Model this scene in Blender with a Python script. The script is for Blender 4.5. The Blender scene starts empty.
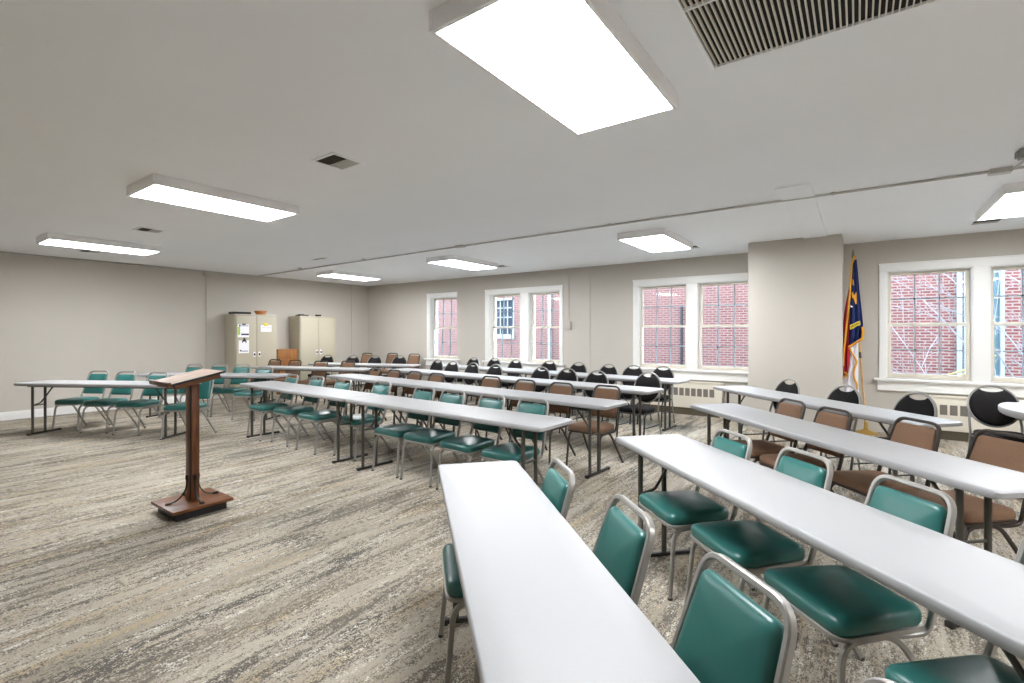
import bpy, bmesh, math, random
from mathutils import Vector, Matrix
random.seed(7)
C = bpy.context.scene.collection
PI = math.pi
# ------------------------------------------------------------------ materials
def new_mat(name):
    m = bpy.data.materials.new(name); m.use_nodes = True
    nt = m.node_tree
    return m, nt, nt.nodes['Principled BSDF']
def lin(r, g, b):
    f = lambda c: c/12.92 if c <= .04045 else ((c+.055)/1.055)**2.4
    return (f(r/255), f(g/255), f(b/255), 1)
def mat(name, rgb, rough=.5, metal=0, noise=.0, scale=20, spec=.5, bump=0, bscale=200, coat=0):
    m, nt, b = new_mat(name)
    col = lin(*rgb)
    b.inputs['Base Color'].default_value = col
    b.inputs['Roughness'].default_value = rough
    b.inputs['Metallic'].default_value = metal
    b.inputs['Specular IOR Level'].default_value = spec
    b.inputs['Coat Weight'].default_value = coat
    tc = nt.nodes.new('ShaderNodeTexCoord')
    if noise:
        n = nt.nodes.new('ShaderNodeTexNoise'); n.inputs['Scale'].default_value = scale; n.inputs['Detail'].default_value = 5
        r = nt.nodes.new('ShaderNodeValToRGB')
        r.color_ramp.elements[0].position = .3; r.color_ramp.elements[1].position = .7
        r.color_ramp.elements[0].color = tuple(c*(1-noise) for c in col[:3])+(1,)
        r.color_ramp.elements[1].color = tuple(min(1, c*(1+noise)) for c in col[:3])+(1,)
        nt.links.new(tc.outputs['Object'], n.inputs['Vector']); nt.links.new(n.outputs['Fac'], r.inputs['Fac'])
        nt.links.new(r.outputs['Color'], b.inputs['Base Color'])
    if bump:
        n2 = nt.nodes.new('ShaderNodeTexNoise'); n2.inputs['Scale'].default_value = bscale; n2.inputs['Detail'].default_value = 3
        bp = nt.nodes.new('ShaderNodeBump'); bp.inputs['Strength'].default_value = bump; bp.inputs['Distance'].default_value = .004
        nt.links.new(tc.outputs['Object'], n2.inputs['Vector']); nt.links.new(n2.outputs['Fac'], bp.inputs['Height'])
        nt.links.new(bp.outputs['Normal'], b.inputs['Normal'])
    return m
def emit(name, rgb, s):
    m, nt, b = new_mat(name)
    b.inputs['Base Color'].default_value = (.9, .9, .9, 1)
    b.inputs['Emission Color'].default_value = rgb+(1,); b.inputs['Emission Strength'].default_value = s
    return m
def wood(name, a, b_, scale=6, rough=.4, axis=1):
    m, nt, b = new_mat(name)
    tc = nt.nodes.new('ShaderNodeTexCoord'); mp = nt.nodes.new('ShaderNodeMapping'); mp.inputs['Scale'].default_value = tuple(scale*(.5 if q == axis else 4) for q in range(3))
    n = nt.nodes.new('ShaderNodeTexNoise'); n.inputs['Scale'].default_value = 1.6; n.inputs['Detail'].default_value = 7; n.inputs['Distortion'].default_value = .6
    r = nt.nodes.new('ShaderNodeValToRGB'); r.color_ramp.elements[0].position = .34; r.color_ramp.elements[1].position = .66
    r.color_ramp.elements[0].color = lin(*a); r.color_ramp.elements[1].color = lin(*b_)
    nt.links.new(tc.outputs['Object'], mp.inputs['Vector']); nt.links.new(mp.outputs['Vector'], n.inputs['Vector'])
    nt.links.new(n.outputs['Fac'], r.inputs['Fac']); nt.links.new(r.outputs['Color'], b.inputs['Base Color'])
    b.inputs['Roughness'].default_value = rough
    return m
def carpet():
    m, nt, b = new_mat('carpet')
    N = nt.nodes.new; L = nt.links.new
    tc = N('ShaderNodeTexCoord')
    def noise(sx, sy, detail, rough, dist=0, off=0):
        mp = N('ShaderNodeMapping'); mp.inputs['Scale'].default_value = (sx, sy, 1); mp.inputs['Location'].default_value = (off, off*.7, 0)
        n = N('ShaderNodeTexNoise'); n.inputs['Scale'].default_value = 1; n.inputs['Detail'].default_value = detail
        n.inputs['Roughness'].default_value = rough; n.inputs['Distortion'].default_value = dist
        L(tc.outputs['Object'], mp.inputs['Vector']); L(mp.outputs['Vector'], n.inputs['Vector'])
        return n.outputs['Fac']
    def math_(op, a, c):
        k = N('ShaderNodeMath'); k.operation = op
        for i, v in enumerate((a, c)):
            if isinstance(v, (int, float)): k.inputs[i].default_value = v
            else: L(v, k.inputs[i])
        return k.outputs[0]
    def ramp(f, stops):
        r = N('ShaderNodeValToRGB'); e = r.color_ramp.elements
        while len(e) < len(stops): e.new(.5)
        for x, (p, c) in zip(e, stops): x.position = p; x.color = c if len(c) == 4 else lin(*c)
        L(f, r.inputs['Fac']); return r.outputs['Color']
    def mix(f, a, c, mode='MIX'):
        k = N('ShaderNodeMix'); k.data_type = 'RGBA'; k.blend_type = mode
        for i, v in ((0, f), (6, a), (7, c)):
            if isinstance(v, (int, float, tuple)): k.inputs[i].default_value = v
            else: L(v, k.inputs[i])
        return k.outputs[2]
    grain = noise(150, 110, 2, .6)
    mid = noise(60, 30, 3, .6, 0, 9)
    g = math_('ADD', math_('MULTIPLY', math_('SUBTRACT', grain, .5), .8), math_('MULTIPLY', math_('SUBTRACT', mid, .5), .6))
    low = noise(2.6, .45, 3, .5, .3, 140)
    streak = math_('ADD', math_('ADD', noise(15, 2.0, 7, .66, .6), g), math_('MULTIPLY', math_('SUBTRACT', low, .5), .45))
    dark = ramp(streak, [(.41, (1, 1, 1, 1)), (.51, (0, 0, 0, 1))])
    base = ramp(math_('ADD', noise(5, .8, 4, .6, .3, 31), math_('MULTIPLY', g, .4)), [(.35, (150, 142, 128)), (.5, (166, 157, 143)), (.65, (177, 168, 154))])
    och = ramp(math_('ADD', noise(8, .9, 5, .6, .4, 57), g), [(.60, (0, 0, 0, 1)), (.70, (.75, .75, .75, 1))])
    c1 = mix(och, base, lin(180, 158, 122))
    darkcol = ramp(noise(4, .7, 3, .5, 0, 80), [(.38, (94, 90, 84)), (.62, (116, 108, 98))])
    c2 = mix(dark, c1, darkcol)
    lt = ramp(math_('ADD', noise(22, 3, 6, .62, .4, 113), math_('MULTIPLY', g, .9)), [(.63, (0, 0, 0, 1)), (.71, (.85, .85, .85, 1))])
    c3 = mix(lt, c2, lin(214, 209, 200))
    fine = ramp(noise(420, 300, 1, .5), [(.35, (.78, .78, .78, 1)), (.65, (1.1, 1.1, 1.1, 1))])
    c4 = mix(1.0, c3, fine, 'MULTIPLY')
    L(c4, b.inputs['Base Color']); b.inputs['Roughness'].default_value = .95; b.inputs['Specular IOR Level'].default_value = .15
    bp = N('ShaderNodeBump'); bp.inputs['Strength'].default_value = .35; bp.inputs['Distance'].default_value = .006
    L(grain, bp.inputs['Height']); L(bp.outputs['Normal'], b.inputs['Normal'])
    return m
def brick():
    m, nt, b = new_mat('red_brick')
    N = nt.nodes.new; L = nt.links.new
    tc = N('ShaderNodeTexCoord'); sp = N('ShaderNodeSeparateXYZ'); cb = N('ShaderNodeCombineXYZ')
    L(tc.outputs['Object'], sp.inputs[0]); L(sp.outputs['X'], cb.inputs['X']); L(sp.outputs['Z'], cb.inputs['Y'])
    t = N('ShaderNodeTexBrick'); L(cb.outputs[0], t.inputs['Vector'])
    t.inputs['Scale'].default_value = 1; t.inputs['Brick Width'].default_value = .215; t.inputs['Row Height'].default_value = .072
    t.inputs['Mortar Size'].default_value = .0145; t.inputs['Mortar Smooth'].default_value = .1; t.inputs['Bias'].default_value = 0
    t.inputs['Color1'].default_value = lin(84, 26, 22); t.inputs['Color2'].default_value = lin(104, 46, 40); t.inputs['Mortar'].default_value = lin(118, 100, 94)
    L(t.outputs['Color'], b.inputs['Base Color']); b.inputs['Roughness'].default_value = .9
    return m
def glass():
    m = bpy.data.materials.new('window_glass'); m.use_nodes = True
    nt = m.node_tree; nt.nodes.clear(); N = nt.nodes.new; L = nt.links.new
    o = N('ShaderNodeOutputMaterial'); t = N('ShaderNodeBsdfTransparent'); g = N('ShaderNodeBsdfGlossy'); g.inputs['Roughness'].default_value = .01
    t.inputs['Color'].default_value = (.96, .98, .98, 1)
    f = N('ShaderNodeFresnel'); f.inputs['IOR'].default_value = 1.35
    x = N('ShaderNodeMixShader'); L(f.outputs[0], x.inputs[0]); L(t.outputs[0], x.inputs[1]); L(g.outputs[0], x.inputs[2]); L(x.outputs[0], o.inputs[0])
    return m
M = dict(
    wall=mat('wall_paint', (192, 186, 177), .75, noise=.02, scale=1.2, bump=.08, bscale=90),
    ceil=mat('ceiling_paint', (244, 246, 249), .85, noise=.015, scale=.8, bump=.05, bscale=60),
    white=mat('white_trim_paint', (236, 235, 232), .45),
    fix=mat('fixture_white', (240, 239, 240), .5),
    cream=mat('cream_sash_paint', (220, 213, 199), .5),
    muntin=mat('backlit_grey_muntin', (150, 160, 168), .5),  # blue-grey of bars seen against the daylight, put into the paint colour
    table=mat('white_plastic', (158, 158, 159), .45, bump=.12, bscale=420),
    tmetal=mat('grey_brown_table_steel', (76, 73, 67), .42, .35),
    foot=mat('dark_steel_foot', (48, 45, 42), .5, .2),
    vinyl=mat('green_vinyl', (42, 101, 96), .3, noise=.06, scale=8, bump=.1, bscale=600),
    silver=mat('silver_grey_tube', (154, 151, 146), .38, .4),
    brownfab=mat('brown_fabric', (128, 100, 80), .9, noise=.14, scale=260, spec=.2, bump=.3, bscale=700),
    brownmet=mat('dark_bronze_tube', (58, 50, 45), .38, .3),
    tan=mat('tan_bronze_tube', (122, 98, 72), .38, .3),
    blackfab=mat('black_fabric', (19, 16, 17), .85, noise=.2, scale=200, spec=.25, bump=.3, bscale=700),
    ring=mat('satin_grey_tube', (140, 138, 134), .35, .5),
    blackmet=mat('charcoal_tube', (62, 64, 66), .4, .4),
    rubber=mat('grey_rubber', (70, 68, 66), .6),
    wood=wood('walnut_wood', (72, 38, 15), (116, 68, 32), 5, .35),
    postwood=wood('walnut_post_wood', (72, 38, 15), (116, 68, 32), 5, .35, 2),
    deskwood=wood('faded_desk_wood', (108, 86, 72), (144, 118, 100), 5, .5),
    oak=wood('oak_veneer', (132, 84, 40), (160, 106, 54), 4, .45, 2),
    blackpaint=mat('black_paint', (26, 25, 25), .45),
    iron=mat('wrought_iron', (34, 32, 31), .5, .5),
    cab=mat('putty_enamel', (178, 170, 150), .38, bump=.04, bscale=200),
    cabside=mat('putty_enamel_side', (204, 197, 176), .42),
    seam=mat('dark_gap', (70, 66, 60), .8),
    paper=mat('white_paper', (242, 241, 244), .8),
    ink=mat('dark_ink', (52, 50, 88), .8),
    inkgrey=mat('grey_ink', (176, 176, 190), .8),
    lime=mat('lime_stripe', (176, 206, 84), .8),
    yellow=mat('yellow_magnet', (224, 206, 52), .6),
    wicker=wood('wicker', (172, 100, 46), (214, 150, 86), 14, .7),
    duct=mat('dark_duct', (40, 38, 34), .9),
    grille=mat('grille_enamel', (226, 222, 210), .5),
    conduit=mat('painted_conduit', (190, 188, 183), .5),
    boxmetal=mat('grey_box_metal', (150, 150, 146), .5, .3),
    rad=mat('radiator_enamel', (222, 215, 200), .5),
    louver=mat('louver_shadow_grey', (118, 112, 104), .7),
    toe=mat('brown_toe_space', (84, 76, 60), .8),
    flagblue=mat('flag_blue', (24, 40, 96), .75, noise=.1, scale=30),
    flagred=mat('flag_red', (178, 24, 48), .75, noise=.08, scale=30),
    flagwhite=mat('flag_white', (232, 230, 236), .75),
    fringe=mat('gold_fringe', (224, 158, 40), .7, noise=.2, scale=140),
    polewood=wood('pole_oak', (196, 150, 92), (222, 180, 122), 8, .4),
    brass=mat('brass', (196, 160, 84), .35, .7),
    pewter=mat('grey_finial', (140, 130, 112), .4, .4),
    brick=brick(), glass=glass(), carpet=carpet(),
    outwhite=mat('darkened_white_paint', (128, 126, 124), .6),  # outdoor white, darkened in colour so the strong sky does not overexpose it
    farglass=mat('blue_grey_glass', (36, 40, 50), .35, spec=.12),
    tealglass=mat('teal_glass', (78, 96, 102), .3, spec=.2),
    snow=mat('pale_ground', (120, 120, 118), .9, noise=.1, scale=3),
    bark=mat('pale_bark', (122, 112, 112), .8),
    ybark=mat('yellow_bark', (134, 114, 74), .8),
    bluepipe=mat('dark_blue_downspout', (18, 18, 26), .7),
    lamp=emit('led_panel', (.965, .99, 1.02), 11.5),
)
# ------------------------------------------------------------------ mesh helpers
def link_mesh(name, bm, m, parent=None, sharp=40):
    bmesh.ops.recalc_face_normals(bm, faces=bm.faces)
    me = bpy.data.meshes.new(name); bm.to_mesh(me); bm.free()
    for p in me.polygons: p.use_smooth = True
    me.set_sharp_from_angle(angle=math.radians(sharp))
    ms = m if isinstance(m, (list, tuple)) else [m]
    for x in ms: me.materials.append(x)
    o = bpy.data.objects.new(name, me); C.objects.link(o)
    if parent: o.parent = parent
    return o
def B(): return bmesh.new()
def box(bm, x0, x1, y0, y1, z0, z1, bev=0, mi=0):
    vs = [bm.verts.new((x, y, z)) for x in (x0, x1) for y in (y0, y1) for z in (z0, z1)]
    fs = [bm.faces.new([vs[i] for i in f]) for f in ((0, 1, 3, 2), (4, 6, 7, 5), (0, 4, 5, 1), (2, 3, 7, 6), (0, 2, 6, 4), (1, 5, 7, 3))]
    for f in fs: f.material_index = mi
    if bev:
        bmesh.ops.bevel(bm, geom=list({e for f in fs for e in f.edges}), offset=bev, segments=2, affect='EDGES', profile=.6)
    return bm
def fillet(pts, r, k=5, closed=False):
    out = []; n = len(pts); P = [Vector(p) for p in pts]
    rr = r if isinstance(r, (list, tuple)) else [r]*n
    for i in range(n):
        if (not closed and i in (0, n-1)) or rr[i] == 0: out.append(P[i]); continue
        a, b, c = P[i-1], P[i], P[(i+1) % n]
        d1, d2 = (a-b), (c-b); l1, l2 = d1.length, d2.length
        q = min(rr[i], l1*.49, l2*.49); s, e = b+d1/l1*q, b+d2/l2*q
        for j in range(k+1):
            t = j/k; out.append(s*(1-t)**2+b*2*t*(1-t)+e*t*t)
    return out
def sweep(bm, pts, w, h=None, nrm=None, closed=False, segs=8):
    """tube along pts; round of radius w, or a rounded-rect section w (in plane) by h (along nrm)"""
    P = [Vector(p) for p in pts]; n = len(P)
    if h is None:
        sec = [(w*math.cos(2*PI*i/segs), w*math.sin(2*PI*i/segs)) for i in range(segs)]
    else:
        a, b, c = w/2, h/2, min(w, h)*.22
        sec = [(a, b-c), (a-c, b), (-a+c, b), (-a, b-c), (-a, -b+c), (-a+c, -b), (a-c, -b), (a, -b+c)]
    rings = []; up = Vector(nrm) if nrm else None
    for i in range(n):
        if closed: t = (P[(i+1) % n]-P[i-1])
        else: t = P[min(i+1, n-1)]-P[max(i-1, 0)]
        t.normalize()
        if up is None or abs(up.dot(t)) > .99:
            up = Vector((0, 0, 1)) if abs(t.z) < .9 else Vector((1, 0, 0))
        u = (up-t*up.dot(t)).normalized()
        if nrm is None: up = u
        s = t.cross(u)
        rings.append([bm.verts.new(P[i]+s*x+u*y) for x, y in sec])
    m = len(sec)
    for i in range(n if closed else n-1):
        A, Q = rings[i], rings[(i+1) % n]
        for j in range(m): bm.faces.new((A[j], A[(j+1) % m], Q[(j+1) % m], Q[j]))
    if not closed:
        bm.faces.new(rings[0][::-1]); bm.faces.new(rings[-1])
    return bm
def cushion(bm, corners, r, prof, mtx=None, crown=0):
    """rounded polygon outline lofted through (inset, height) rings, capped with a crowned centre"""
    o = fillet([(x, y, 0) for x, y in corners], r, 5, True)
    cx = sum(p.x for p in o)/len(o); cy = sum(p.y for p in o)/len(o)
    mx = min(max(p.x for p in o)-cx, max(p.y for p in o)-cy)
    mtx = mtx or Matrix()
    rings = []
    for ins, z in prof:
        k = 1-ins/mx
        rings.append([bm.verts.new(mtx @ Vector((cx+(p.x-cx)*k, cy+(p.y-cy)*k, z))) for p in o])
    n = len(o)
    for A, Q in zip(rings, rings[1:]):
        for j in range(n): bm.faces.new((A[j], A[(j+1) % n], Q[(j+1) % n], Q[j]))
    bm.faces.new(rings[0][::-1])
    zt = prof[-1][1]
    last = rings[-1]; it = prof[-1][0]
    for f in (.55, .25):
        k = (1-it/mx)*f
        nr = [bm.verts.new(mtx @ Vector((cx+(p.x-cx)*k, cy+(p.y-cy)*k, zt+crown*(1-f*f)))) for p in o]
        for j in range(n): bm.faces.new((last[j], last[(j+1) % n], nr[(j+1) % n], nr[j]))
        last = nr
    c = bm.verts.new(mtx @ Vector((cx, cy, zt+crown)))
    for j in range(n): bm.faces.new((last[j], last[(j+1) % n], c))
    return bm
def lathe(bm, prof, segs=24, cx=0, cy=0):
    rings = [[bm.verts.new((cx+r*math.cos(2*PI*i/segs), cy+r*math.sin(2*PI*i/segs), z)) for i in range(segs)] for r, z in prof]
    for A, Q in zip(rings, rings[1:]):
        for j in range(segs): bm.faces.new((A[j], A[(j+1) % segs], Q[(j+1) % segs], Q[j]))
    bm.faces.new(rings[0][::-1]); bm.faces.new(rings[-1])
    return bm
def tag(o, label, cat, group=None, kind=None):
    o['label'] = label; o['category'] = cat
    if group: o['group'] = group
    if kind: o['kind'] = kind
    return o
def empty(name, loc, rz=0):
    o = bpy.data.objects.new(name, None); C.objects.link(o); o.empty_display_size = .1
    o.location = loc; o.rotation_euler = (0, 0, rz)
    return o
def copy_tree(o, parent=None):
    c = o.copy(); C.objects.link(c)
    if parent: c.parent = parent
    for ch in list(o.children): copy_tree(ch, c)
    return c
ORD = ['first', 'second', 'third', 'fourth', 'fifth', 'sixth', 'seventh', 'eighth']
def structure(name, bm, m, label, cat, sharp=30):
    o = link_mesh(name, bm, m, None, sharp); return tag(o, label, cat, None, 'structure')
# ------------------------------------------------------------------ room shell
XL, XR, YN, YF, ZC = -11.03, 3.4, -2.2, 8.52, 2.684
TW = .25
structure('floor', box(B(), XL-TW, XR+TW, YN-TW, YF+TW, -.1, 0), M['carpet'], 'streaked grey beige patterned carpet covering the whole room', 'floor')
structure('ceiling', box(B(), XL-TW, XR+TW, YN-TW, YF+TW, ZC, ZC+.2), M['ceil'], 'smooth white painted ceiling of the room', 'ceiling')
structure('wall_left', box(B(), XL-TW, XL, YN, YF, 0, ZC), M['wall'], 'long blank greige wall behind the storage cabinets', 'wall')
structure('wall_right', box(B(), XR, XR+TW, YN, YF, 0, ZC), M['wall'], 'greige side wall beyond the round table', 'wall')
structure('wall_near', box(B(), XL, XR, YN-TW, YN, 0, ZC), M['wall'], 'greige wall behind the camera', 'wall')
# window openings: (x0, x1) of each sash, z
Z0, Z1 = .775, 2.25
WIN = [dict(out=(-8.71, -7.70), sash=[(-8.6, -7.70)]),
       dict(out=(-6.852, -4.846), sash=[(-6.735, -5.895), (-5.68, -4.955)]),
       dict(out=(-3.362, -1.21), sash=[(-3.276, -2.4), (-2.226, -1.35)]),
       dict(out=(.242, 2.40), sash=[(.323, 1.203), (1.36, 2.26)])]
WIN[1]['sash'] = [(-6.735, -5.895), (-5.68, -4.92)]
bm = B(); xs = []
for w in WIN:
    a, b = w['sash'][0][0], w['sash'][-1][1]; xs.append((a, b))
px = XL-TW
for a, b in xs:
    box(bm, px, a, YF, YF+TW, 0, ZC); box(bm, a, b, YF, YF+TW, 0, Z0); box(bm, a, b, YF, YF+TW, Z1, ZC); px = b
box(bm, px, XR+TW, YF, YF+TW, 0, ZC)
structure('wall_far', bm, M['wall'], 'greige wall holding the row of double windows', 'wall')
structure('wall_pier', box(B(), -1.28, -.17, 7.6, YF+.02, 0, ZC, .004), M['wall'], 'greige square pier projecting between the windows beside the flag', 'pier')
bm = B(); box(bm, XL, XL+.016, YN, YF, 0, .135, .004); box(bm, XL, XL+.022, YN, YF, 0, .03, .004)
structure('baseboard_left', bm, M['white'], 'white baseboard running along the long blank wall', 'baseboard')
bm = B()
for a, b in ((XL, -4.95), (-4.7, -3.3)): box(bm, a, b, YF-.016, YF, 0, .12, .004)
structure('baseboard_far', bm, M['white'], 'white baseboard below the windows', 'baseboard')
bm = B(); box(bm, -.60, -.33, 4.84, 7.62, ZC-.014, ZC+.01, .003)
structure('trim_1', bm, M['ceil'], 'raised white ceiling strip running to the pier', 'trim')
bm = B(); box(bm, -4.262, -4.238, YF-.012, YF+.01, 0, ZC, .003)
structure('trim_2', bm, M['wall'], 'thin vertical wall seam strip beside the outlet conduit', 'trim')
bm = B(); box(bm, XL-.01, XL+.012, 7.985, 8.015, 0, ZC, .003)
structure('trim_3', bm, M['wall'], 'thin vertical wall seam strip near the room corner', 'trim')
# windows
WL = ['white single sash window nearest the storage cabinets', 'white double window showing the neighbouring building window and white downspout',
      'white double window partly hidden by the square pier', 'white double window to the right of the flag with bare branches outside']
for i, w in enumerate(WIN):
    a, b = w['out']; t = empty('window_%d' % (i+1), ((a+b)/2, YF, Z0)); tag(t, WL[i], 'window', None, 'structure')
    ox, oy, oz = t.location
    def bx(bm, x0, x1, y0, y1, z0, z1, bev=.004): return box(bm, x0-ox, x1-ox, y0-oy, y1-oy, z0-oz, z1-oz, bev)
    s = w['sash']
    bm = B(); bx(bm, a, s[0][0], YF-.022, YF+.03, Z0-.03, Z1); b > s[-1][1] and bx(bm, s[-1][1], b, YF-.022, YF+.03, Z0-.03, Z1); bx(bm, a, b, YF-.022, YF+.03, Z1, 2.355)
    bx(bm, a-.008, b+.008, YF-.034, YF, 2.34, 2.362)
    if len(s) > 1: bx(bm, s[0][1], s[1][0], YF-.022, YF+TW, Z0-.03, Z1)
    for q in s:   # deep jamb linings
        bx(bm, q[0]-.001, q[0]+.012, YF, YF+TW, Z0, Z1); bx(bm, q[1]-.012, q[1]+.001, YF, YF+TW, Z0, Z1); bx(bm, q[0], q[1], YF, YF+TW, Z1-.012, Z1+.001)
    link_mesh('casing', bm, M['white'], t)
    bm = B(); bx(bm, a-.06, b+.06, YF-.075, YF+.1, Z0-.045, Z0-.012, .008)
    link_mesh('sill', bm, M['white'], t)
    bm = B(); bx(bm, a-.02, b+.02, YF-.03, YF, Z0-.165, Z0-.045, .004); bx(bm, a-.02, b+.02, YF-.038, YF, Z0-.18, Z0-.16, .004)
    link_mesh('apron', bm, M['white'], t)
    mid = 1.51
    for q in s:
        for (z0, z1, yy, nm) in ((mid-.02, Z1-.012, YF+.115, 'upper_sash'), (Z0-.012, mid+.022, YF+.07, 'lower_sash')):
            x0, x1 = q[0]+.012, q[1]-.012; st = .042
            bm = B()
            bx(bm, x0, x0+st, yy, yy+.04, z0, z1); bx(bm, x1-st, x1, yy, yy+.04, z0, z1)
            bx(bm, x0+st, x1-st, yy, yy+.04, z1-.04, z1); bx(bm, x0+st, x1-st, yy, yy+.04, z0, z0+(.07 if nm[0] == 'l' else .04))
            sh = link_mesh(nm, bm, M['cream'], t)
            bm = B(); zb = z0+(.07 if nm[0] == 'l' else .04); zt = z1-.04
            for k in (1, 2):
                xx = x0+st+(x1-x0-2*st)*k/3; bx(bm, xx-.008, xx+.008, yy+.008, yy+.032, zb, zt, 0)
            zz = (zb+zt)/2; bx(bm, x0+st, x1-st, yy+.008, yy+.032, zz-.008, zz+.008, 0)
            link_mesh('muntins', bm, M['muntin'], sh)
            bm = B(); bx(bm, x0+st-.005, x1-st+.005, yy+.018, yy+.022, zb-.005, zt+.005, 0)
            link_mesh('glass', bm, M['glass'], sh)
# ------------------------------------------------------------------ ceiling fixtures
LP = [(-1.09, 1.995, 'nearest ceiling light panel beside the large air grille'), (-4.915, 2.09, 'ceiling light panel above the lectern area'),
      (-8.73, 2.17, 'ceiling light panel nearest the long blank wall'), (-9.04, 6.5, 'ceiling light panel in the far corner before the cabinets'),
      (-5.73, 6.5, 'ceiling light panel in front of the neighbouring-building window'), (-2.23, 6.5, 'ceiling light panel in front of the pier window'),
      (1.33, 6.5, 'ceiling light panel to the right of the flag, cut by the frame'),
      (2.3, 1.995, 'ceiling light panel out of frame, added to light the flag side of the room')]  # last panel is unseen, added to brighten that side of the room
proto = None
for x, y, lb in LP:
    if proto is None:
        proto = t = empty('ceiling_light', (x, y, ZC))
        bm = B(); W, Ln, D, e = .305, .625, .085, .022
        for (x0, x1, y0, y1) in ((-W, -W+e, -Ln, Ln), (W-e, W, -Ln, Ln), (-W+e, W-e, -Ln, -Ln+e), (-W+e, W-e, Ln-e, Ln)): box(bm, x0, x1, y0, y1, -D, 0, .003)
        box(bm, -W+e, W-e, -Ln+e, Ln-e, -.03, 0)
        link_mesh('frame', bm, M['fix'], t)
        bm = B(); box(bm, -W+e, W-e, -Ln+e, Ln-e, -D+.006, -D+.018)
        link_mesh('diffuser', bm, M['lamp'], t)
    else:
        t = copy_tree(proto); t.location = (x, y, ZC)
    tag(t, lb, 'ceiling light', 'flat panel ceiling lights')
# large grille
t = empty('return_air_grille', (.1, 1.95, ZC)); tag(t, 'large slatted return air grille overhead beside the nearest light', 'air grille')
bm = B(); gx0, gx1, gy0, gy1 = -.66, .66, -.5, .5
for (x0, x1, y0, y1) in ((gx0-.02, gx0, gy0-.02, gy1+.02), (gx1, gx1+.02, gy0-.02, gy1+.02), (gx0, gx1, gy1, gy1+.02), (gx0, gx1, gy0-.02, gy0)): box(bm, x0, x1, y0, y1, -.012, .01, .003)
box(bm, gx0, gx1, -.004, .004, -.0135, .006)
link_mesh('frame', bm, M['ceil'], t)
bm = B(); n = 62
for k in range(n):
    x = gx0+(gx1-gx0)*(k+.5)/n
    vs = [bm.verts.new(v) for v in ((x-.002, gy0, -.012), (x+.003, gy0, -.012), (x+.005, gy0, -.0005), (x+.001, gy0, -.0005), (x-.002, gy1, -.012), (x+.003, gy1, -.012), (x+.005, gy1, -.0005), (x+.001, gy1, -.0005))]
    for f in ((0, 1, 2, 3), (4, 7, 6, 5), (0, 4, 5, 1), (1, 5, 6, 2), (2, 6, 7, 3), (3, 7, 4, 0)): bm.faces.new([vs[i] for i in f])
link_mesh('slats', bm, M['grille'], t)
bm = B(); box(bm, gx0, gx1, gy0, gy1, -.0004, .01); link_mesh('duct_opening', bm, M['duct'], t)
# supply vents
vent0 = None
for x, y, lb in ((-3.17, 2.18, 'square ceiling supply vent nearest, half dark half pale'), (-7.2, 2.26, 'ceiling supply vent between the two lights on the blank wall side'),
                 (-9.85, 2.3, 'ceiling supply vent tight beside the light by the blank wall'), (-2.05, 7.45, 'small ceiling vent beside the pier window light'),
                 (-5.6, 7.45, 'small ceiling vent beside the neighbouring-building window light'), (1.2, 7.72, 'small ceiling vent above the window right of the flag'),
                 (-7.6, 4.85, 'thin slotted ceiling vent near the ceiling conduit')):
    if vent0 is None:
        vent0 = t = empty('ceiling_vent', (x, y, ZC), PI/2)
        bm = B()
        for (x0, x1, y0, y1) in ((-.14, -.115, -.14, .14), (.115, .14, -.14, .14), (-.115, .115, .115, .14), (-.115, .115, -.14, -.115)): box(bm, x0, x1, y0, y1, -.008, .005, .002)
        link_mesh('frame', bm, M['ceil'], t)
        bm = B(); box(bm, -.115, .0, -.115, .115, -.003, .003)
        for k in range(5): box(bm, -.11+k*.022, -.106+k*.022, -.115, .115, -.007, -.003, mi=1)
        link_mesh('open_louvers', bm, [M['duct'], M['toe']], t)
        bm = B(); box(bm, .0, .115, -.115, .115, -.004, .003)
        for k in range(5): box(bm, .004+k*.022, .014+k*.022, -.115, .115, -.007, -.003)
        link_mesh('closed_louvers', bm, M['conduit'], t)
    else:
        t = copy_tree(vent0); t.location = (x, y, ZC)
        if y == 4.85: t.scale = (.25, 1.5, 1)
    tag(t, lb, 'vent', 'ceiling supply vents')
def tube_thing(name, label, cat, pts, r, m, extra=()):
    bm = B(); sweep(bm, pts, r)
    for e in extra: box(bm, *e, .003)
    return tag(link_mesh(name, bm, m), label, cat)
zc = ZC-.014
tube_thing('ceiling_conduit', 'thin surface conduit crossing the ceiling from blank wall to windows', 'conduit', [(-10.98, 5.48, zc), (-8, 5.4, zc), (-4.77, 5.33, zc), (-1.1, 5.3, zc), (.85, 5.3, zc), (XR, 5.3, zc)], .011, M['conduit'],
           [(-4.85, -4.69, 5.29, 5.37, ZC-.03, ZC)] + [(x, x+.03, 5.28, 5.34, ZC-.02, ZC) for x in (-9, -7, -2.4, -.2)])
tube_thing('wall_conduit', 'thin conduit along the top of the blank wall', 'conduit', [(XL+.012, YN, ZC-.025), (XL+.012, 5.47, ZC-.025), (XL+.06, 5.48, ZC-.014)], .011, M['conduit'])
tube_thing('drop_conduit', 'vertical conduit with box running down the blank wall', 'conduit', [(XL+.012, 4.44, ZC-.03), (XL+.012, 4.44, .1)], .012, M['wall'], [(XL, XL+.06, 4.38, 4.5, ZC-.11, ZC-.005)])
t = tube_thing('outlet_conduit', 'vertical conduit ending in an outlet box between the windows', 'conduit', [(-4.71, YF-.012, ZC-.002), (-4.71, YF-.012, 1.6)], .011, M['wall'])
bm = B(); box(bm, -4.765, -4.655, YF-.05, YF, 1.47, 1.62, .006); link_mesh('outlet_box', bm, M['wall'], t)
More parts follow.
